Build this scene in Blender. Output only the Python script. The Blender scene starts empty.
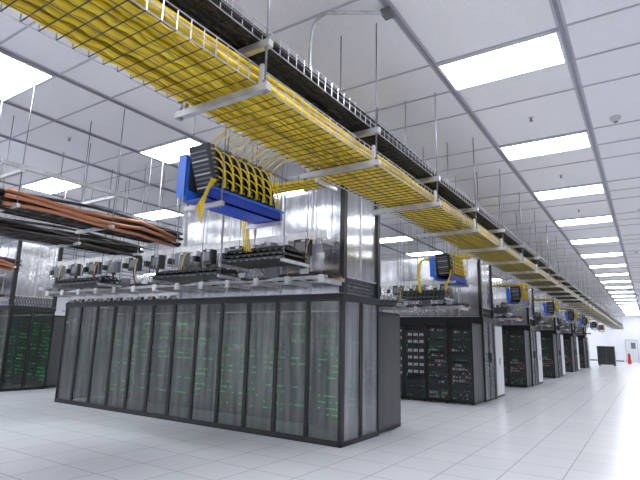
import bpy, math, random
from mathutils import Matrix, Vector
random.seed(4)
sc = bpy.context.scene
H = 1.51
CEIL = 4.59
try:
    sc.view_settings.view_transform = 'Standard'
    sc.view_settings.look = 'None'
    sc.view_settings.exposure = 0.0
    sc.view_settings.gamma = 1.05
except Exception: pass

# ------------------------------------------------------------ materials
def mat(name, col, rough=0.5, metal=0.0, emis=None, estr=0.0, alpha=1.0, spec=0.5):
    m = bpy.data.materials.new(name); m.use_nodes = True
    b = m.node_tree.nodes['Principled BSDF']
    b.inputs['Base Color'].default_value = (*col, 1)
    b.inputs['Roughness'].default_value = rough
    b.inputs['Metallic'].default_value = metal
    b.inputs['Specular IOR Level'].default_value = spec
    b.inputs['Alpha'].default_value = alpha
    if emis:
        b.inputs['Emission Color'].default_value = (*emis, 1)
        b.inputs['Emission Strength'].default_value = estr
    return m
def N(m, t, **kw):
    n = m.node_tree.nodes.new(t)
    for k, v in kw.items(): setattr(n, k, v)
    return n
def L(m, a, b): m.node_tree.links.new(a, b)
def noisy(m, c1, c2, scale=3.0, detail=3.0, stretch=(1,1,1), bump=0.0):
    b = m.node_tree.nodes['Principled BSDF']
    tc = N(m, 'ShaderNodeTexCoord'); mp = N(m, 'ShaderNodeMapping'); mp.inputs['Scale'].default_value = stretch
    no = N(m, 'ShaderNodeTexNoise'); no.inputs['Scale'].default_value = scale; no.inputs['Detail'].default_value = detail
    cr = N(m, 'ShaderNodeValToRGB')
    cr.color_ramp.elements[0].position = 0.3; cr.color_ramp.elements[1].position = 0.7
    cr.color_ramp.elements[0].color = (*c1, 1); cr.color_ramp.elements[1].color = (*c2, 1)
    L(m, tc.outputs['Object'], mp.inputs['Vector']); L(m, mp.outputs['Vector'], no.inputs['Vector'])
    L(m, no.outputs['Fac'], cr.inputs['Fac']); L(m, cr.outputs['Color'], b.inputs['Base Color'])
    if bump:
        bp = N(m, 'ShaderNodeBump'); bp.inputs['Strength'].default_value = bump
        L(m, no.outputs['Fac'], bp.inputs['Height']); L(m, bp.outputs['Normal'], b.inputs['Normal'])
    return m

M_black = mat('black_powder_coat', (0.007,0.007,0.009), 0.4)
M_dark  = noisy(mat('dark_cabinet', (0.05,0.052,0.055), 0.45), (0.04,0.042,0.045), (0.055,0.057,0.06), 2)
M_char  = mat('charcoal_plastic', (0.020,0.022,0.026), 0.5)
M_cable = noisy(mat('black_cable', (0.02,0.018,0.018), 0.55), (0.007,0.006,0.007), (0.035,0.026,0.022), 14)
M_yel   = noisy(mat('yellow_fiber', (0.75,0.55,0.03), 0.4), (0.64,0.43,0.003), (0.88,0.64,0.012), 5)
M_yel2  = noisy(mat('yellow_fiber_shade', (0.6,0.4,0.02), 0.4), (0.46,0.31,0.003), (0.70,0.49,0.008), 6)
M_yel3  = noisy(mat('yellow_fiber_pale', (0.8,0.6,0.06), 0.35), (0.78,0.58,0.02), (0.90,0.72,0.05), 6)
M_steel = noisy(mat('galvanised_steel', (0.5,0.5,0.52), 0.3, 0.75), (0.42,0.42,0.45), (0.62,0.62,0.65), 12)
M_rod   = mat('threaded_rod_zinc', (0.24,0.24,0.28), 0.35, 0.6)
M_wire  = mat('dark_wire', (0.025,0.02,0.012), 0.5, 0.0)
M_strut = noisy(mat('strut_channel', (0.6,0.6,0.62), 0.35, 0.4), (0.46,0.46,0.48), (0.66,0.66,0.68), 9)
M_blue  = mat('blue_duct', (0.010,0.05,0.45), 0.3)
M_blueL = mat('light_blue_duct', (0.03,0.16,0.72), 0.3)
M_orange= mat('copper_pipe', (0.50,0.20,0.10), 0.35, 0.5)
M_redp  = mat('red_paint', (0.6,0.03,0.02), 0.4)
M_white = mat('white_plastic', (0.72,0.73,0.77), 0.3)
M_greyP = mat('grey_box', (0.15,0.16,0.18), 0.4)
M_green = mat('green_led', (0.02,0.3,0.05), 0.4, emis=(0.05,1.0,0.25), estr=3.0)
M_greenS= mat('green_led_dim', (0.02,0.3,0.05), 0.4, emis=(0.05,0.9,0.3), estr=.6)
M_red   = mat('red_led', (0.3,0.02,0.02), 0.4, emis=(1.0,0.12,0.08), estr=.6)
M_lbl   = mat('pale_label', (0.50,0.52,0.56), 0.4)
M_light = mat('lamp_diffuser', (1,1,1), 0.5, emis=(0.955,0.98,1.0), estr=20.0)
M_server= noisy(mat('server_bezel', (0.06,0.065,0.075), 0.35, 0.3), (0.02,0.022,0.028), (0.07,0.075,0.09), 30)

# fluted polycarbonate panels (translucent, fine vertical flutes)
def fluted(name, base, alpha, axis, rough=0.28, metal=0.35, scale=55.0, var=.12, bump=.2):
    m = mat(name, base, rough, metal, alpha=alpha)
    b = m.node_tree.nodes['Principled BSDF']
    tc = N(m, 'ShaderNodeTexCoord')
    wv = N(m, 'ShaderNodeTexWave', wave_type='BANDS', bands_direction=axis, wave_profile='SIN')
    wv.inputs['Scale'].default_value = scale
    bp = N(m, 'ShaderNodeBump'); bp.inputs['Strength'].default_value = bump; bp.inputs['Distance'].default_value = 0.003
    L(m, tc.outputs['Object'], wv.inputs['Vector']); L(m, wv.outputs['Fac'], bp.inputs['Height'])
    L(m, bp.outputs['Normal'], b.inputs['Normal'])
    mp = N(m, 'ShaderNodeMapping'); mp.inputs['Scale'].default_value = (4,4,0.25)  # tall noise streaks paint upright light reflections into the panel base colour
    no = N(m, 'ShaderNodeTexNoise'); no.inputs['Scale'].default_value = 2; no.inputs['Detail'].default_value = 3
    L(m, tc.outputs['Object'], mp.inputs['Vector']); L(m, mp.outputs['Vector'], no.inputs['Vector'])
    cr = N(m, 'ShaderNodeValToRGB')
    cr.color_ramp.elements[0].position = 0.3; cr.color_ramp.elements[1].position = 0.7
    cr.color_ramp.elements[0].color = (*[c*(1-var) for c in base], 1)
    cr.color_ramp.elements[1].color = (*[min(1,c*(1+var)) for c in base], 1)
    L(m, no.outputs['Fac'], cr.inputs['Fac']); L(m, cr.outputs['Color'], b.inputs['Base Color'])
    return m
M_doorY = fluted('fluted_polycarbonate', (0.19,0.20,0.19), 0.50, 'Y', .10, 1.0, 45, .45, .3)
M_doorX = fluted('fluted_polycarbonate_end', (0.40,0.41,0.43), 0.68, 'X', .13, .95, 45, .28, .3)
M_panY  = fluted('clear_containment_panel', (0.60,0.61,0.65), 0.82, 'Y', 0.10, 0.9, 20, .22)
M_panX  = fluted('clear_containment_panel_end', (0.70,0.71,0.75), 0.85, 'X', 0.12, 0.85, 20, .18)
M_smoke = fluted('smoked_containment_door', (0.09,0.10,0.10), 0.5, 'X', .12, .6, 45)

# ------------------------------------------------------------ mesh builder
class MB:
    def __init__(s): s.v=[]; s.f=[]; s.mi=[]; s.ms=[]; s.sm=[]
    def _m(s, m):
        if m not in s.ms: s.ms.append(m)
        return s.ms.index(m)
    def box(s, x0,y0,z0,x1,y1,z1,m, R=None, c=None):
        i=len(s.v); k=s._m(m)
        P=[(x0,y0,z0),(x1,y0,z0),(x1,y1,z0),(x0,y1,z0),(x0,y0,z1),(x1,y0,z1),(x1,y1,z1),(x0,y1,z1)]
        if R is not None:
            c=Vector(c) if c else Vector(((x0+x1)/2,(y0+y1)/2,(z0+z1)/2))
            P=[tuple(R@(Vector(p)-c)+c) for p in P]
        s.v+=P
        for q in ((0,3,2,1),(4,5,6,7),(0,1,5,4),(1,2,6,5),(2,3,7,6),(3,0,4,7)):
            s.f.append(tuple(i+a for a in q)); s.mi.append(k); s.sm.append(False)
    def tube(s, pts, r, m, n=8, cap=True):
        k=s._m(m); pts=[Vector(p) for p in pts]; base=len(s.v)
        for j,p in enumerate(pts):
            d=(pts[min(j+1,len(pts)-1)]-pts[max(j-1,0)]).normalized()
            ref=Vector((0,0,1)) if abs(d.z)<0.9 else Vector((1,0,0))
            a=d.cross(ref).normalized(); b=d.cross(a)
            for q in range(n):
                t=2*math.pi*q/n
                s.v.append(tuple(p+a*(r*math.cos(t))+b*(r*math.sin(t))))
        for j in range(len(pts)-1):
            for q in range(n):
                a0=base+j*n+q; a1=base+j*n+(q+1)%n
                s.f.append((a0,a1,a1+n,a0+n)); s.mi.append(k); s.sm.append(n>=6)
        if cap:
            s.f.append(tuple(base+q for q in range(n))[::-1]); s.mi.append(k); s.sm.append(False)
            e=base+(len(pts)-1)*n
            s.f.append(tuple(e+q for q in range(n))); s.mi.append(k); s.sm.append(False)
    def cyl(s,p0,p1,r,m,n=8): s.tube([p0,p1],r,m,n)
    def mesh(s,name):
        me=bpy.data.meshes.new(name); me.from_pydata(s.v,[],s.f)
        for m in s.ms: me.materials.append(m)
        me.polygons.foreach_set('material_index', s.mi)
        me.polygons.foreach_set('use_smooth', s.sm)
        me.update(); return me
def put(name, me, loc=(0,0,0), rz=0, parent=None, scale=None):
    if isinstance(me, MB): me=me.mesh(name)
    o=bpy.data.objects.new(name, me); o.location=loc; o.rotation_euler=(0,0,rz)
    if scale: o.scale=scale
    sc.collection.objects.link(o)
    if parent: o.parent=parent
    return o
def bez(p0,p1,p2,p3,n=14):
    out=[]
    p0,p1,p2,p3=map(Vector,(p0,p1,p2,p3))
    for i in range(n+1):
        t=i/n; u=1-t
        out.append(u**3*p0+3*u*u*t*p1+3*u*t*t*p2+t**3*p3)
    return out

# ------------------------------------------------------------ room shell
XA,XB,YA,YB=-5.0,60.0,-3.5,27.0
def tilemat(name, c, line, sx, sy, ox, oy, mortar, rough, c2=None):
    m=mat(name,c,rough); b=m.node_tree.nodes['Principled BSDF']
    tc=N(m,'ShaderNodeTexCoord'); mp=N(m,'ShaderNodeMapping')
    mp.inputs['Location'].default_value=(ox,oy,0)
    br=N(m,'ShaderNodeTexBrick'); br.offset=0.0; br.squash=1.0
    br.inputs['Color1'].default_value=(*c,1); br.inputs['Color2'].default_value=(*(c2 or c),1)
    br.inputs['Mortar'].default_value=(*line,1)
    br.inputs['Scale'].default_value=1.0; br.inputs['Brick Width'].default_value=sx; br.inputs['Row Height'].default_value=sy
    br.inputs['Mortar Size'].default_value=mortar; br.inputs['Mortar Smooth'].default_value=0.1
    L(m,tc.outputs['Object'],mp.inputs['Vector']); L(m,mp.outputs['Vector'],br.inputs['Vector'])
    no=N(m,'ShaderNodeTexNoise'); no.inputs['Scale'].default_value=60; no.inputs['Detail'].default_value=2
    L(m,mp.outputs['Vector'],no.inputs['Vector'])
    mr=N(m,'ShaderNodeMapRange'); mr.inputs['To Min'].default_value=0.94; mr.inputs['To Max'].default_value=1.04
    L(m,no.outputs['Fac'],mr.inputs['Value'])
    mx=N(m,'ShaderNodeMixRGB',blend_type='MULTIPLY'); mx.inputs['Fac'].default_value=1
    L(m,br.outputs['Color'],mx.inputs['Color1']); L(m,mr.outputs['Result'],mx.inputs['Color2'])
    L(m,mx.outputs['Color'],b.inputs['Base Color'])
    return m
M_floor=tilemat('raised_floor_tile',(0.82,0.84,0.90),(0.50,0.51,0.57),0.61,0.61,0.1,0.25,0.008,0.22,(0.78,0.80,0.865))
M_ceil=mat('ceiling_tile',(0.90,0.89,0.92),0.8); noisy(M_ceil,(0.87,0.86,0.90),(0.92,0.91,0.945),40,2)
M_wall=noisy(mat('wall_paint',(0.82,0.83,0.87),0.7),(0.78,0.79,0.84),(0.83,0.84,0.88),1.5)
M_tbar=mat('ceiling_tbar',(0.50,0.49,0.56),0.5,0.0)
M_tbarD=mat('ceiling_strut',(0.28,0.27,0.33),0.5,0.0)
def slab(name,a,m):
    b=MB(); b.box(*a,m); return put(name,b)
slab('floor',(XA,YA,-0.1,XB,YB,0.0),M_floor)
slab('ceiling',(XA,YA,CEIL,XB,YB,CEIL+0.1),M_ceil)
slab('wall_far',(XB,YA-.1,-.1,XB+.1,YB+.1,CEIL+.1),M_wall)
slab('wall_near',(XA-.1,YA-.1,-.1,XA,YB+.1,CEIL+.1),M_wall)
slab('wall_right',(XA,YA-.1,-.1,XB,YA,CEIL+.1),M_wall)
slab('wall_left',(XA,YB,-.1,XB,YB+.1,CEIL+.1),M_wall)
# ceiling grid
g=MB()
ys=[0.45+1.32*i for i in range(-2,21)]
for y in ys:
    if YA<y<YB:
        g.box(XA,y-.016,CEIL-.03,XB,y+.016,CEIL,M_tbarD)
        g.box(XA,y-.045,CEIL-.006,XB,y+.045,CEIL,M_tbar)
LX=[5.27+2.8*i for i in range(-3,20)]
for lx in LX:
    for xx in (lx-.35,lx+.35,lx+1.05):
        g.box(xx-.010,YA,CEIL-.012,xx+.010,YB,CEIL,M_tbar)
put('ceiling_grid',g)
# ceiling lights
lm=MB()
lm.box(-.31,-.6,-.02,.31,.6,-.012,M_light)
for a in ((-.335,-.63,-.03,-.31,.63,0),(.31,-.63,-.03,.335,.63,0),(-.31,-.63,-.03,.31,-.6,0),(-.31,.6,-.03,.31,.63,0)): lm.box(*a,M_white)
lme=lm.mesh('ceiling_light')
for lx in LX:
    for ly in (1.11,6.39,10.35,15.63,20.9):
        if lx<XB-.5: put('ceiling_light',lme,(lx,ly,CEIL-.001))
d=MB()
d.cyl((0,0,-.03),(0,0,0),.07,M_white,16); d.cyl((0,0,-.06),(0,0,-.03),.05,M_white,16); d.cyl((0,0,-.075),(0,0,-.06),.025,M_greyP,12)
dm=d.mesh('smoke_detector')
for p in ((7.47,.12),(13.1,-.1),(4.0,4.9),(19,.1)): put('smoke_detector',dm,(p[0],p[1],CEIL))
d=MB()
d.cyl((0,0,-.05),(0,0,0),.012,M_rod,8); d.cyl((0,0,-.008),(0,0,0),.04,M_white,12); d.cyl((0,0,-.055),(0,0,-.05),.025,M_rod,12)
dm=d.mesh('sprinkler_head')
for p in ((6.9,1.1),(9.7,1.1),(3.6,1.4),(12.5,1.1),(4.0,7.5)): put('sprinkler_head',dm,(p[0],p[1],CEIL))

# ------------------------------------------------------------ server rack (front faces -X, origin at front-left-bottom)
RW=.62
def rack_mesh(seed, height=2.0, depth=.9):
    r=random.Random(seed); b=MB(); w=RW-.01
    b.box(0.03,0,0.05,depth,0.015,height,M_dark); b.box(0.03,w-.015,0.05,depth,w,height,M_dark)
    b.box(0,0,0.04,0.03,0.035,height,M_black); b.box(0,w-.035,0.04,0.03,w,height,M_black)
    b.box(0,0,height-.05,depth,w,height,M_black); b.box(0,0,0.03,depth,w,0.09,M_black)
    for xx in (.06,depth-.1):
        for yy in (.06,w-.1): b.cyl((xx,yy+.02,0),(xx,yy+.02,.04),.02,M_black)
    b.box(depth-.02,0.015,0.09,depth,w-.015,height-.05,M_char)
    b.box(0.06,0.035,0.09,0.08,w-.035,height-.05,M_black)
    z=0.11; kind=seed%3
    while z<height-.2:
        hgt=r.choice([.045,.09,.09,.178])
        if kind==0: hgt=r.choice([.178,.178,.045])
        if z+hgt>height-.09: break
        b.box(0.012,.04,z,0.06,w-.04,z+hgt-.008,M_server)
        if hgt>.1:
            n=12
            for i in range(n):
                y=.06+i*(w-.12)/n
                b.box(0.004,y,z+.015,0.012,y+.03,z+hgt-.025,M_char)
                if kind==0 and z>.5 and i%4!=3: b.box(0,y+.004,z+.03,0.004,y+.026,z+.10,M_lbl)
                elif r.random()<.3: b.box(0,y+.008,z+.02,0.004,y+.02,z+.032,M_greenS)
        elif hgt>.05:
            for i in range(6):
                y=.06+i*(w-.12)/6
                b.box(0.002,y,z+.01,0.012,y+.07,z+hgt-.02,M_char if r.random()<.7 else M_greyP)
                if r.random()<.4: b.box(-.002,y+.02,z+.02,0.002,y+.05,z+.04,M_lbl)
                if r.random()<.4: b.box(-.002,y+.052,z+.02,0.002,y+.066,z+.034,M_red if kind==1 and r.random()<.5 else M_greenS)
        else:
            b.box(0.002,.1,z+.008,0.012,w-.1,z+hgt-.016,M_black)
            if r.random()<.7: b.box(0,w-.09,z+.01,0.012,w-.07,z+.025,M_greenS)
        z+=hgt+.004
    # rear equipment with LEDs (seen through the containment doors)
    for i in range(16):
        zz=.2+i*(height-.35)/16
        b.box(depth,.06,zz,depth+.012,w-.06,zz+.07,M_server)
        if r.random()<.6:
            for j in range(8):
                if r.random()<.5:
                    y=.07+j*.06; b.box(depth+.012,y,zz+.02,depth+.018,y+.03,zz+.034,M_green)
    for k in range(3):
        y=w-.03-.012*k
        b.tube(bez((-.01,y,height-.1),(-.03,y-.03,height-.6),(0,y+.01,height-1.1),(-.01,y-.01,.6)),.008,M_cable,6)
    return b.mesh('server_rack')
RK=[rack_mesh(s) for s in range(6)]
def rack_row(x, y0, n, face, seq=None):
    for i in range(n):
        me=RK[seq[i] if seq and i<len(seq) else random.randrange(6)]
        if face<0: put('server_rack',me,(x,y0+i*RW,0))
        else: put('server_rack',me,(x,y0+i*RW+RW-.01,0),math.pi)

# ------------------------------------------------------------ aisle containment
def framed(b, ax, pos, a0, a1, z0, z1, fm, pm, fw=.035, th=.03):
    def bx(u0,w0,u1,w1,m,t0=0,t1=th):
        if ax=='Y': b.box(pos+t0,u0,w0,pos+t1,u1,w1,m)
        else: b.box(u0,pos+t0,w0,u1,pos+t1,w1,m)
    bx(a0,z0,a0+fw,z1,fm); bx(a1-fw,z0,a1,z1,fm)
    bx(a0+fw,z0,a1-fw,z0+fw,fm); bx(a0+fw,z1-fw,a1-fw,z1,fm)
    bx(a0+fw,z0+fw,a1-fw,z1-fw,pm,th*.4,th*.55)
EW=1.2
def enclosure(pe=None, fe=None):
    pe=pe or M_doorX; fe=fe or M_doorY
    b=MB(); Y0,Y1=0,7.44; W=EW
    b.box(0,Y0,0,.05,Y1,.05,M_black); b.box(-.01,Y0,2.11,.06,Y1,2.2,M_black)
    b.box(0,Y0,0,.055,.06,2.2,M_black)
    for i in range(12):
        y=.01+i*.62
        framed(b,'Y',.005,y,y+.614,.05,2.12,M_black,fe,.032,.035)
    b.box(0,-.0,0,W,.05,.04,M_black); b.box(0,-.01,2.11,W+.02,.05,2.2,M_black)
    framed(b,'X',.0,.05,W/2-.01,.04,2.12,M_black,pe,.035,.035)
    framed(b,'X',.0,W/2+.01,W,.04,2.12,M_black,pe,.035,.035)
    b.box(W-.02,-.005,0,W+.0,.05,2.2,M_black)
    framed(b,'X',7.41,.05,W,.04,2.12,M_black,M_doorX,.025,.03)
    b.box(0.06,.06,2.17,W,Y1,2.195,M_dark)
    b.box(W-.05,0,2.02,W-.01,Y1,2.17,M_black)
    return b.mesh('aisle_containment_enclosure')
ENC=enclosure(); ENC2=enclosure(M_smoke)
def chimney(W=1.14, LY=3.6, z0=2.205, z1=3.92):
    b=MB()
    n=6
    for i in range(n):
        y=i*LY/n
        framed(b,'Y',0,y,y+LY/n,z0,z1,M_steel,M_panY,.014,.03)
        framed(b,'Y',W,y,y+LY/n,z0,z1,M_steel,M_panY,.014,.03)
    for a0,a1 in ((.03,W/2),(W/2,W)):
        framed(b,'X',0,a0,a1,z0+.25,z1,M_steel,M_panX,.02,.03)
        framed(b,'X',LY,a0,a1,z0,z1,M_steel,M_panX,.02,.03)
    for xx in (-.03,W-.03): b.box(xx,-.03,z0,xx+.09,.05,z1+.02,M_black)
    b.box(-.03,LY-.03,z0,.06,LY+.05,z1,M_steel)
    for i in range(14):
        x=.03+i*(W-.1)/14
        b.tube([(x,.02,z0),(x+.08,.02,z0+.25)],.006,M_char,4); b.tube([(x+.08,.02,z0),(x,.02,z0+.25)],.006,M_char,4)
    b.box(0,.03,z0,W,.035,z0+.25,M_panX)
    for xx in (.03,W): 
        for yy in (.02,LY/2,LY): b.cyl((xx,yy,z1),(xx,yy,CEIL),.008,M_rod,6)
    return b.mesh('containment_chimney')
CH=chimney()
put('aisle_containment_enclosure',ENC,(6.42,3.80,0))
put('containment_chimney',CH,(6.42,3.80,0))
rack_row(8.53,3.82,12,1)
for k in range(3):
    put('aisle_containment_enclosure',ENC2,(6.5+6.35*k,14.0,0))
    put('containment_chimney',CH,(6.5+6.35*k,14.0,0))
    rack_row(8.62+6.35*k,14.02,12,1)
def end_doors():
    b=MB(); W=1.08
    b.box(0,0,2.1,W,.06,2.2,M_black); b.box(0,0,0,.04,.06,2.1,M_black); b.box(W-.04,0,0,W,.06,2.1,M_black)
    framed(b,'X',0,.04,W/2-.005,.02,2.1,M_black,M_doorX,.03,.035)
    framed(b,'X',0,W/2+.005,W-.04,.02,2.1,M_black,M_doorX,.03,.035)
    b.box(W/2-.07,-.03,1.0,W/2-.055,0,1.25,M_black); b.box(W/2+.055,-.03,1.0,W/2+.07,0,1.25,M_black)
    for xx in (0,W-.04):
        b.box(xx,.06,2.02,xx+.04,7.4,2.2,M_black)
    return b.mesh('containment_end_door')
ED=end_doors()
def end_panel():
    b=MB()
    b.box(0,0,0.02,.9,.03,2.05,M_black); b.box(.05,-.012,.08,.85,0,1.99,M_white)
    b.box(.4,-.02,.9,.5,-.012,1.1,M_greyP)
    return b.mesh('rack_end_panel')
EP=end_panel()
for k in range(5):
    X0=12.7+6.35*k
    rack_row(X0,3.72,12,-1,[4,1,0,3]); rack_row(X0+2.9,3.72,12,1)
    put('containment_end_door',ED,(X0+.91,3.68,0))
    put('containment_chimney',CH,(X0+.9,3.72,0))
    put('rack_end_panel',EP,(X0+2.0,3.68,0))

# ------------------------------------------------------------ yellow & black main trays
def wire_tray(b, x0,x1,y0,y1,z,hgt,wm,step,fine_to,rm=None):
    rm=rm or wm
    n=int(round((y1-y0)/.1)); r=.0035
    for i in range(n+1):
        y=y0+(y1-y0)*i/n; b.tube([(x0,y,z),(x1,y,z)],r*.8,wm,4)
    for y in (y0,y1):
        for q in (0,.5,1.0): b.tube([(x0,y,z+hgt*q),(x1,y,z+hgt*q)],r*1.5,rm,4)
    x=x0
    while x<x1:
        b.tube([(x,y0,z),(x,y1,z)],r*1.3,wm,4)
        for yy in (y0,y1): b.tube([(x,yy,z),(x,yy,z+hgt)],r*1.4,rm,4)
        x+= step if x<fine_to else step*2.5
t=MB()
YL,YR,ZT=2.72,2.04,3.17
wire_tray(t,-2,56,YR,YL,ZT,.13,M_wire,.1,22,M_steel)
put('wire_cable_tray',t)
y_=MB()
for row in range(4):
    nn=14
    for i in range(nn):
        inset=0.05+(.02*row)
        yy=YR+inset+i*(YL-YR-2*inset)/(nn-1); pts=[]; x=-2; ph=random.random()*9
        sag=random.uniform(-.004,.014)
        while x<=56:
            near = x<16 and row<1
            pts.append((x,yy+.022*math.sin(x*1.3+ph)+random.uniform(-.004,.004),ZT+.036+sag+row*.045+.007*math.sin(x*2.1+ph*2)-(.007*math.cos(2*math.pi*x/.2) if near else 0)))
            x+=.1 if near else .4
        y_.tube(pts,random.choice([.019,.023,.027]),random.choice([M_yel,M_yel,M_yel2,M_yel3]),8 if row==0 else 6)
put('yellow_fiber_bundle',y_)
t=MB()
ZB=3.49
wire_tray(t,-2,56,2.03,2.34,ZB,.12,M_wire,.1,22,M_steel)
put('wire_cable_tray',t)
y_=MB()
for row in range(3):
    for i in range(9):
        yy=2.05+i*.033; pts=[]; x=-2; ph=random.random()*9
        while x<=56:
            pts.append((x,yy+.01*math.sin(x*1.1+ph),ZB+.022+row*.03+.006*math.sin(x*1.7+ph))); x+=.5
        y_.tube(pts,.018,M_cable,5)
put('black_cable_bundle',y_)
def trapeze():
    b=MB()
    def chan(y0,y1,z):
        b.box(-.025,y0,z-.05,.025,y1,z-.045,M_strut); b.box(-.025,y0,z-.05,-.02,y1,z,M_strut); b.box(.02,y0,z-.05,.025,y1,z,M_strut)
        for yy in (y0,y1-.004): b.box(-.025,yy,z-.05,.025,yy+.004,z,M_strut)
    chan(1.95,2.84,ZT-.01); chan(1.95,2.44,ZB-.01)
    for yy,zz in ((1.985,ZT),(2.79,ZT),(2.39,ZB)):
        b.cyl((0,yy,zz-.08),(0,yy,CEIL),.0075,M_rod,6)
        b.cyl((0,yy,zz-.075),(0,yy,zz-.06),.016,M_rod,6); b.cyl((0,yy,zz),(0,yy,zz+.015),.016,M_rod,6)
    b.cyl((0,1.985,ZB-.075),(0,1.985,ZB-.06),.016,M_rod,6)
    for yy in (2.0,2.74):
        b.box(-.015,yy,ZT-.01,.015,yy+.025,ZT+.14,M_strut)
    return b.mesh('trapeze_hanger')
TR=trapeze()
for i in range(-1,34): put('trapeze_hanger',TR,(2.3+1.63*i,0,0))

# ------------------------------------------------------------ branch trays
def branch():
    b=MB(); z=3.44
    for xx in (0,.1,.2,.3): b.tube([(xx,2.35,z),(xx,4.4,z)],.0035,M_wire,4)
    for xx in (0,.3):
        for q in (.05,.1): b.tube([(xx,2.35,z+q),(xx,4.4,z+q)],.0045,M_steel,4)
    y=2.35
    while y<4.41:
        b.tube([(0,y,z+.1),(0,y,z),(.3,y,z),(.3,y,z+.1)],.0035,M_wire,4); y+=.1
    for i in range(7):
        xx=.03+i*.04
        b.tube([(xx,2.38+.2*j,z+.03+.008*math.sin(j+i)) for j in range(11)],.024,M_yel,6)
        if i<4: b.tube(bez((xx,4.38,z+.02),(xx,4.55,z+.02),(xx+.05,4.6,z-.2),(xx+.2,4.6,z-.75)),.010,M_yel,6)
    for yy in (3.2,4.2):
        b.box(-.08,yy,z-.05,.38,yy+.04,z-.01,M_strut)
        for xx in (-.05,.35): b.cyl((xx,yy+.02,z-.07),(xx,yy+.02,CEIL),.0065,M_rod,6)
    return b.mesh('branch_fiber_tray')
BR=branch()
for k in range(7): put('branch_fiber_tray',BR,(4.85+6.35*k,0,0))

# ------------------------------------------------------------ fiber patch assembly on blue duct
def patch():
    b=MB()
    x0,x1=0,1.05; Y0,Y1=3.10,3.40
    b.box(x0,Y0,2.66,x1,Y1,2.675,M_blue)
    b.box(x0,Y0,2.66,x1,Y0+.015,2.77,M_blue); b.box(x0,Y1-.015,2.66,x1,Y1,2.80,M_blueL)
    b.box(x0-.01,Y0-.01,2.76,x1+.01,Y0+.02,2.78,M_blueL)
    b.box(x0-.01,Y1,2.66,x0+.03,Y1+.015,3.12,M_blueL); b.box(x0-.02,Y1,2.72,x0,Y1+.10,3.12,M_blueL)
    for xx in (.08,x1-.12): b.box(xx,Y0-.08,2.61,xx+.04,Y1+.1,2.65,M_strut)
    for xx in (.1,x1-.1):
        for yy in (Y0-.06,Y1+.07): b.cyl((xx,yy,2.59),(xx,yy,CEIL-.03),.0065,M_rod,6)
    R=Matrix.Rotation(math.radians(-20),3,'Y'); yc=(Y0+Y1)/2
    r=random.Random(3)
    for i in range(8):
        cx=.13+i*.11; pz=(cx,yc,2.78); q=.025*(i%2)
        b.box(cx-.02,Y0+.03,2.77,cx+.02,Y1-.03,3.20-q,M_char,R,pz)
        b.box(cx-.03,Y0-.005,2.76,cx+.03,Y0+.03,3.18-q,M_black,R,pz)
        for j in range(9):
            zz=2.81+j*.04
            b.box(cx-.028,Y0-.014,zz,cx+.0,Y0-.004,zz+.018,M_greyP,R,pz)
            b.box(cx-.03,Y0+.05,zz,cx-.02,Y1-.05,zz+.014,M_lbl if (i+j)%3==0 else M_greyP,R,pz)
        for j in range(4):
            zz=2.88+j*.08
            ox=-math.sin(math.radians(20))*(zz-2.78)
            b.tube(bez((cx+ox+.0,Y0-.01,zz),(cx+ox+.03,Y0-.06,zz-.01),(cx+.045,Y0-.05,zz-.10),(cx+.03,Y0-.01,2.80)),.0065,M_yel,5)
    b.box(.02,Y1-.02,2.78,x1,Y1-.01,3.1,M_char)
    for i in range(12):
        xx=.08+i*.08
        b.tube(bez((xx-.05,2.70,ZT+.06),(xx-.08,2.86,ZT+.13),(xx-.1,3.0,3.27),(xx-.08,3.12+r.random()*.1,3.12)),.006,M_yel,5)
    for i in range(5):
        b.tube(bez((.02+.015*i,Y0,2.85),(-.03,Y0-.03,2.75),(-.06,Y0+.02,2.62),(-.05+.02*i,Y0+.1,2.57-.03*i)),.007,M_yel,5)
    return b.mesh('fiber_patch_panel')
PP=patch()
for k in range(8): put('fiber_patch_panel',PP,(2.92+6.35*k,0,.03))

# ------------------------------------------------------------ overhead services per pod
def busway():
    b=MB(); Y0,Y1=3.85,11.15
    b.box(.0,Y0,2.98,.05,Y1,3.08,M_strut); b.box(-.01,Y0,3.08,.06,Y1,3.09,M_strut); b.box(-.01,Y0,2.97,.06,Y1,2.98,M_strut)
    b.box(.3,Y0,2.98,.34,Y1,3.02,M_strut)
    for i in range(11):
        y=Y0+.25+i*.66
        m=M_greyP if i%3==1 else M_char
        b.box(-.09,y,2.72,.03,y+.26,2.97,m); b.box(-.10,y+.04,2.78,-.09,y+.22,2.92,M_greyP)
        b.box(-.095,y+.05,2.93,-.085,y+.12,2.96,M_lbl)
        b.box(-.1,y+.36,2.88,.02,y+.46,2.97,M_lbl); b.box(-.1,y+.38,2.78,.02,y+.44,2.88,M_char)
        for q in range(2):
            b.tube(bez((-.03,y+.08+.08*q,2.74),(-.07,y+.1,2.6),(-.05+.1*q,y+.2,2.55),(.25,y+.25+.1*q,2.46)),.014,M_cable,6)
    r=random.Random(8)
    for i in range(16):
        y=Y0+.2+i*.44; m=M_yel if i%3==0 else (M_white if i%3==1 else M_cable)
        b.tube(bez((-.06,y,3.0),(-.14,y+.05,2.9),(-.12,y+.12,2.62),(-.02,y+r.uniform(0,.2),2.48)),.007,m,5)
    for i in range(7):
        y=Y0+.1+i*1.18
        b.box(-.1,y,2.93,.40,y+.04,2.97,M_strut)
        for xx in (-.07,.37): b.cyl((xx,y+.02,2.72),(xx,y+.02,CEIL),.0065,M_rod,6)
    return b.mesh('power_busway')
BW=busway()
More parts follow.
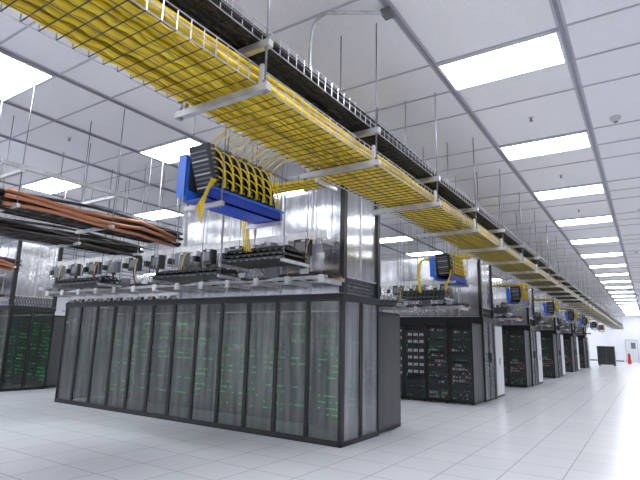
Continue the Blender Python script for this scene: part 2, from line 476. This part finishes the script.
def ladder():
    b=MB(); Y0,Y1=3.75,11.15
    z=2.36
    for xx in (-.1,.38): b.box(xx,Y0,z,xx+.02,Y1,z+.05,M_strut)
    y=Y0+.1
    while y<Y1: b.box(-.08,y,z+.02,.38,y+.03,z+.04,M_steel); y+=.25
    for i in range(11):
        xx=-.10+i*.042
        b.tube([(xx+.01*math.sin(i+j*.9),Y0+j*.37,z+.07+.03*math.sin(j*1.3+i)) for j in range(21)],.022,M_orange if i==10 else M_cable,6)
    for i in range(13):
        y=Y0+.05+i*.6
        b.box(-.16,y,z-.05,.40,y+.04,z,M_strut); b.box(-.17,y-.02,z-.06,-.13,y+.05,z+.05,M_white)
        if i%2: b.box(-.16,y+.2,z+.05,-.09,y+.44,z+.2,M_greyP)
        else: b.box(-.16,y+.25,z+.08,-.12,y+.38,z+.15,M_lbl)
        b.cyl((-.14,y+.02,z),(-.14,y+.02,2.93),.0065,M_rod,6)
    return b.mesh('ladder_cable_tray')
LD=ladder()
def shelf(w=1.1, n=3, dep=.55, z0=2.55):
    b=MB()
    for i in range(n):
        zz=.07*i; dx=.05*i
        b.box(-.05+dx,0,zz,dep,w,zz+.025,M_black); b.box(-.05+dx,0,zz,-.035+dx,w,zz+.05,M_char)
        for j in range(9): b.box(-.055+dx,.05+j*w/10,zz+.01,-.05+dx,.09+j*w/10,zz+.03,M_greyP)
    top=.07*n
    for i in range(10):
        y=.05+i*w/10
        b.tube(bez((0,y,top-.04),(.15,y+.05,top+.05),(.35,y-.05,top),(dep,y,.05)),.014,M_cable,6)
    b.box(-.08,-.04,-.04,dep,0,0,M_strut); b.box(-.08,w,-.04,dep,w+.04,0,M_strut)
    for xx in (-.04,dep-.05):
        for yy in (-.02,w+.02): b.cyl((xx,yy,-.06),(xx,yy,CEIL-z0),.0065,M_rod,6)
    return b.mesh('overhead_switch_shelf')
SH=shelf(); SH2=shelf(1.5,2,.4,2.42)
for k in range(7):
    put('power_busway',BW,(5.98+6.35*k,0,0))
    put('ladder_cable_tray',LD,(5.98+6.35*k,0,0))
    put('overhead_switch_shelf',SH,(5.2+6.35*k,4.0,2.55))
    for y in (5.3,8.3): put('overhead_switch_shelf',SH2,(5.35+6.35*k,y,2.42))
for k in range(2):
    put('power_busway',BW,(6.05+6.35*k,10.28,0)); put('ladder_cable_tray',LD,(6.05+6.35*k,10.28,0))

# black trays running along X on the left, with copper pipes and a white strut rail above
def xtray(z0, pipes):
    b=MB()
    X0,X1=0,4.2
    for yy in (0,.5): b.box(X0,yy,0,X1,yy+.02,.14,M_black)
    x=X0
    while x<X1: b.box(x,0,.01,x+.03,.5,.03,M_char); x+=.2
    for i in range(12):
        y=.04+i*.036
        b.tube([(X0+j*.3,y+.02*math.sin(j+i),.055+.02*math.sin(j*.8+i*2)) for j in range(15)],.022,M_cable,6)
        b.tube([(X0+j*.3,y+.02*math.sin(j+i*2),.12+.03*math.sin(j*.8+i*3)) for j in range(15)],.022,M_cable,6)
    for i in range(8):
        b.tube([(X0+j*.3,-.03-.035*(i%2)+.02*math.sin(j+i),-.05+.03*i+.03*math.sin(j*.7+i*2)) for j in range(15)],.02,M_cable,6)
    for i,(yy,zz) in enumerate(pipes):
        b.tube([(1.6+j*.3,yy+.02*math.sin(j*1.1+i),zz+.03*math.sin(j*.9+i)-(.0 if j<7 else .05*(j-6))) for j in range(9)],.024,M_orange,8)
    for x in (.5,1.7,2.9,4.0):
        b.box(x,-.2,-.05,x+.04,.65,-.01,M_strut)
        for yy in (-.17,.62): b.cyl((x+.02,yy,-.07),(x+.02,yy,CEIL-z0),.0065,M_rod,6)
    for x in (1.7,2.9): b.box(x,-.2,.36,x+.04,.65,.40,M_strut)
    b.box(1.5,-.19,.40,3.1,-.15,.45,M_strut)
    return b.mesh('overhead_cable_tray')
XT=xtray(2.94,((-.10,-.02),(-.15,.04),(-.13,.11))); XT2=xtray(2.94,())
for p,m_ in (((.9,6.0,2.94),XT),((1.4,7.6,2.94),XT2),((1.3,11.7,2.94),XT)): put('overhead_cable_tray',m_,p)

# flexible conduit
b=MB()
b.box(3.72,1.74,CEIL-.08,3.84,1.84,CEIL-.03,M_greyP)
b.tube(bez((3.78,1.79,4.53),(3.6,1.95,4.50),(3.5,2.15,4.50),(3.44,2.25,4.50),8)+bez((3.43,2.28,4.49),(3.42,2.42,4.47),(3.44,2.43,4.3),(3.45,2.43,3.95),10)+[(3.45,2.42,3.62)],.016,M_steel,8)
put('electrical_conduit',b)

# far furniture
b=MB()
b.box(0,0,.08,1.0,1.2,1.5,M_greyP); b.box(-.02,.02,.12,0,.59,1.46,M_char); b.box(-.02,.61,.12,0,1.18,1.46,M_char)
for p in ((.1,.1),(.9,.1),(.1,1.1),(.9,1.1)): b.cyl((p[0],p[1],0),(p[0],p[1],.08),.05,M_black)
put('equipment_cabinet',b,(45,2.3,0))
b=MB()
b.box(59.90,1.0,0,59.99,2.1,2.2,M_steel); b.box(59.86,1.07,.02,59.90,2.03,2.12,M_white); b.box(59.84,1.2,1.3,59.86,1.6,1.9,M_greyP); b.box(59.82,1.85,1.0,59.86,1.95,1.05,M_steel)
put('door_1',b)
b=MB(); b.cyl((0,0,.35),(0,0,.85),.12,M_redp,14); b.cyl((0,0,.85),(0,0,.95),.05,M_black,10); b.tube(bez((0,0,.93),(-.2,0,.95),(-.22,0,.7),(-.15,0,.45)),.02,M_black,6)
b.box(-.14,-.14,0,.14,.14,.35,M_redp)
put('fire_extinguisher',b,(52,1.6,0))
for nm,a in (('baseboard_far',(59.97,2.3,0,60,YB,.1)),('baseboard_right',(XA,YA,0,XB,YA+.02,.1)),('baseboard_left',(XA,YB-.02,0,XB,YB,.1))):
    slab(nm,a,M_char)

# ------------------------------------------------------------ world + camera
w=bpy.data.worlds.new('World'); sc.world=w; w.use_nodes=True
w.node_tree.nodes['Background'].inputs['Color'].default_value=(.6,.65,.75,1)
w.node_tree.nodes['Background'].inputs['Strength'].default_value=.5
cd=bpy.data.cameras.new('camera'); cam=bpy.data.objects.new('camera',cd); sc.collection.objects.link(cam)
cd.sensor_width=36; cd.lens=494/640*36; cd.clip_start=.05; cd.clip_end=300
d1=Vector((330,-107,-494)).normalized(); d2=Vector((-767,-81,-494)); d2=(d2-d1*d2.dot(d1)).normalized(); up=d1.cross(d2)
M=Matrix((d1,d2,up)).to_4x4(); M.translation=Vector((0,0,H))
cam.matrix_world=M
sc.camera=cam
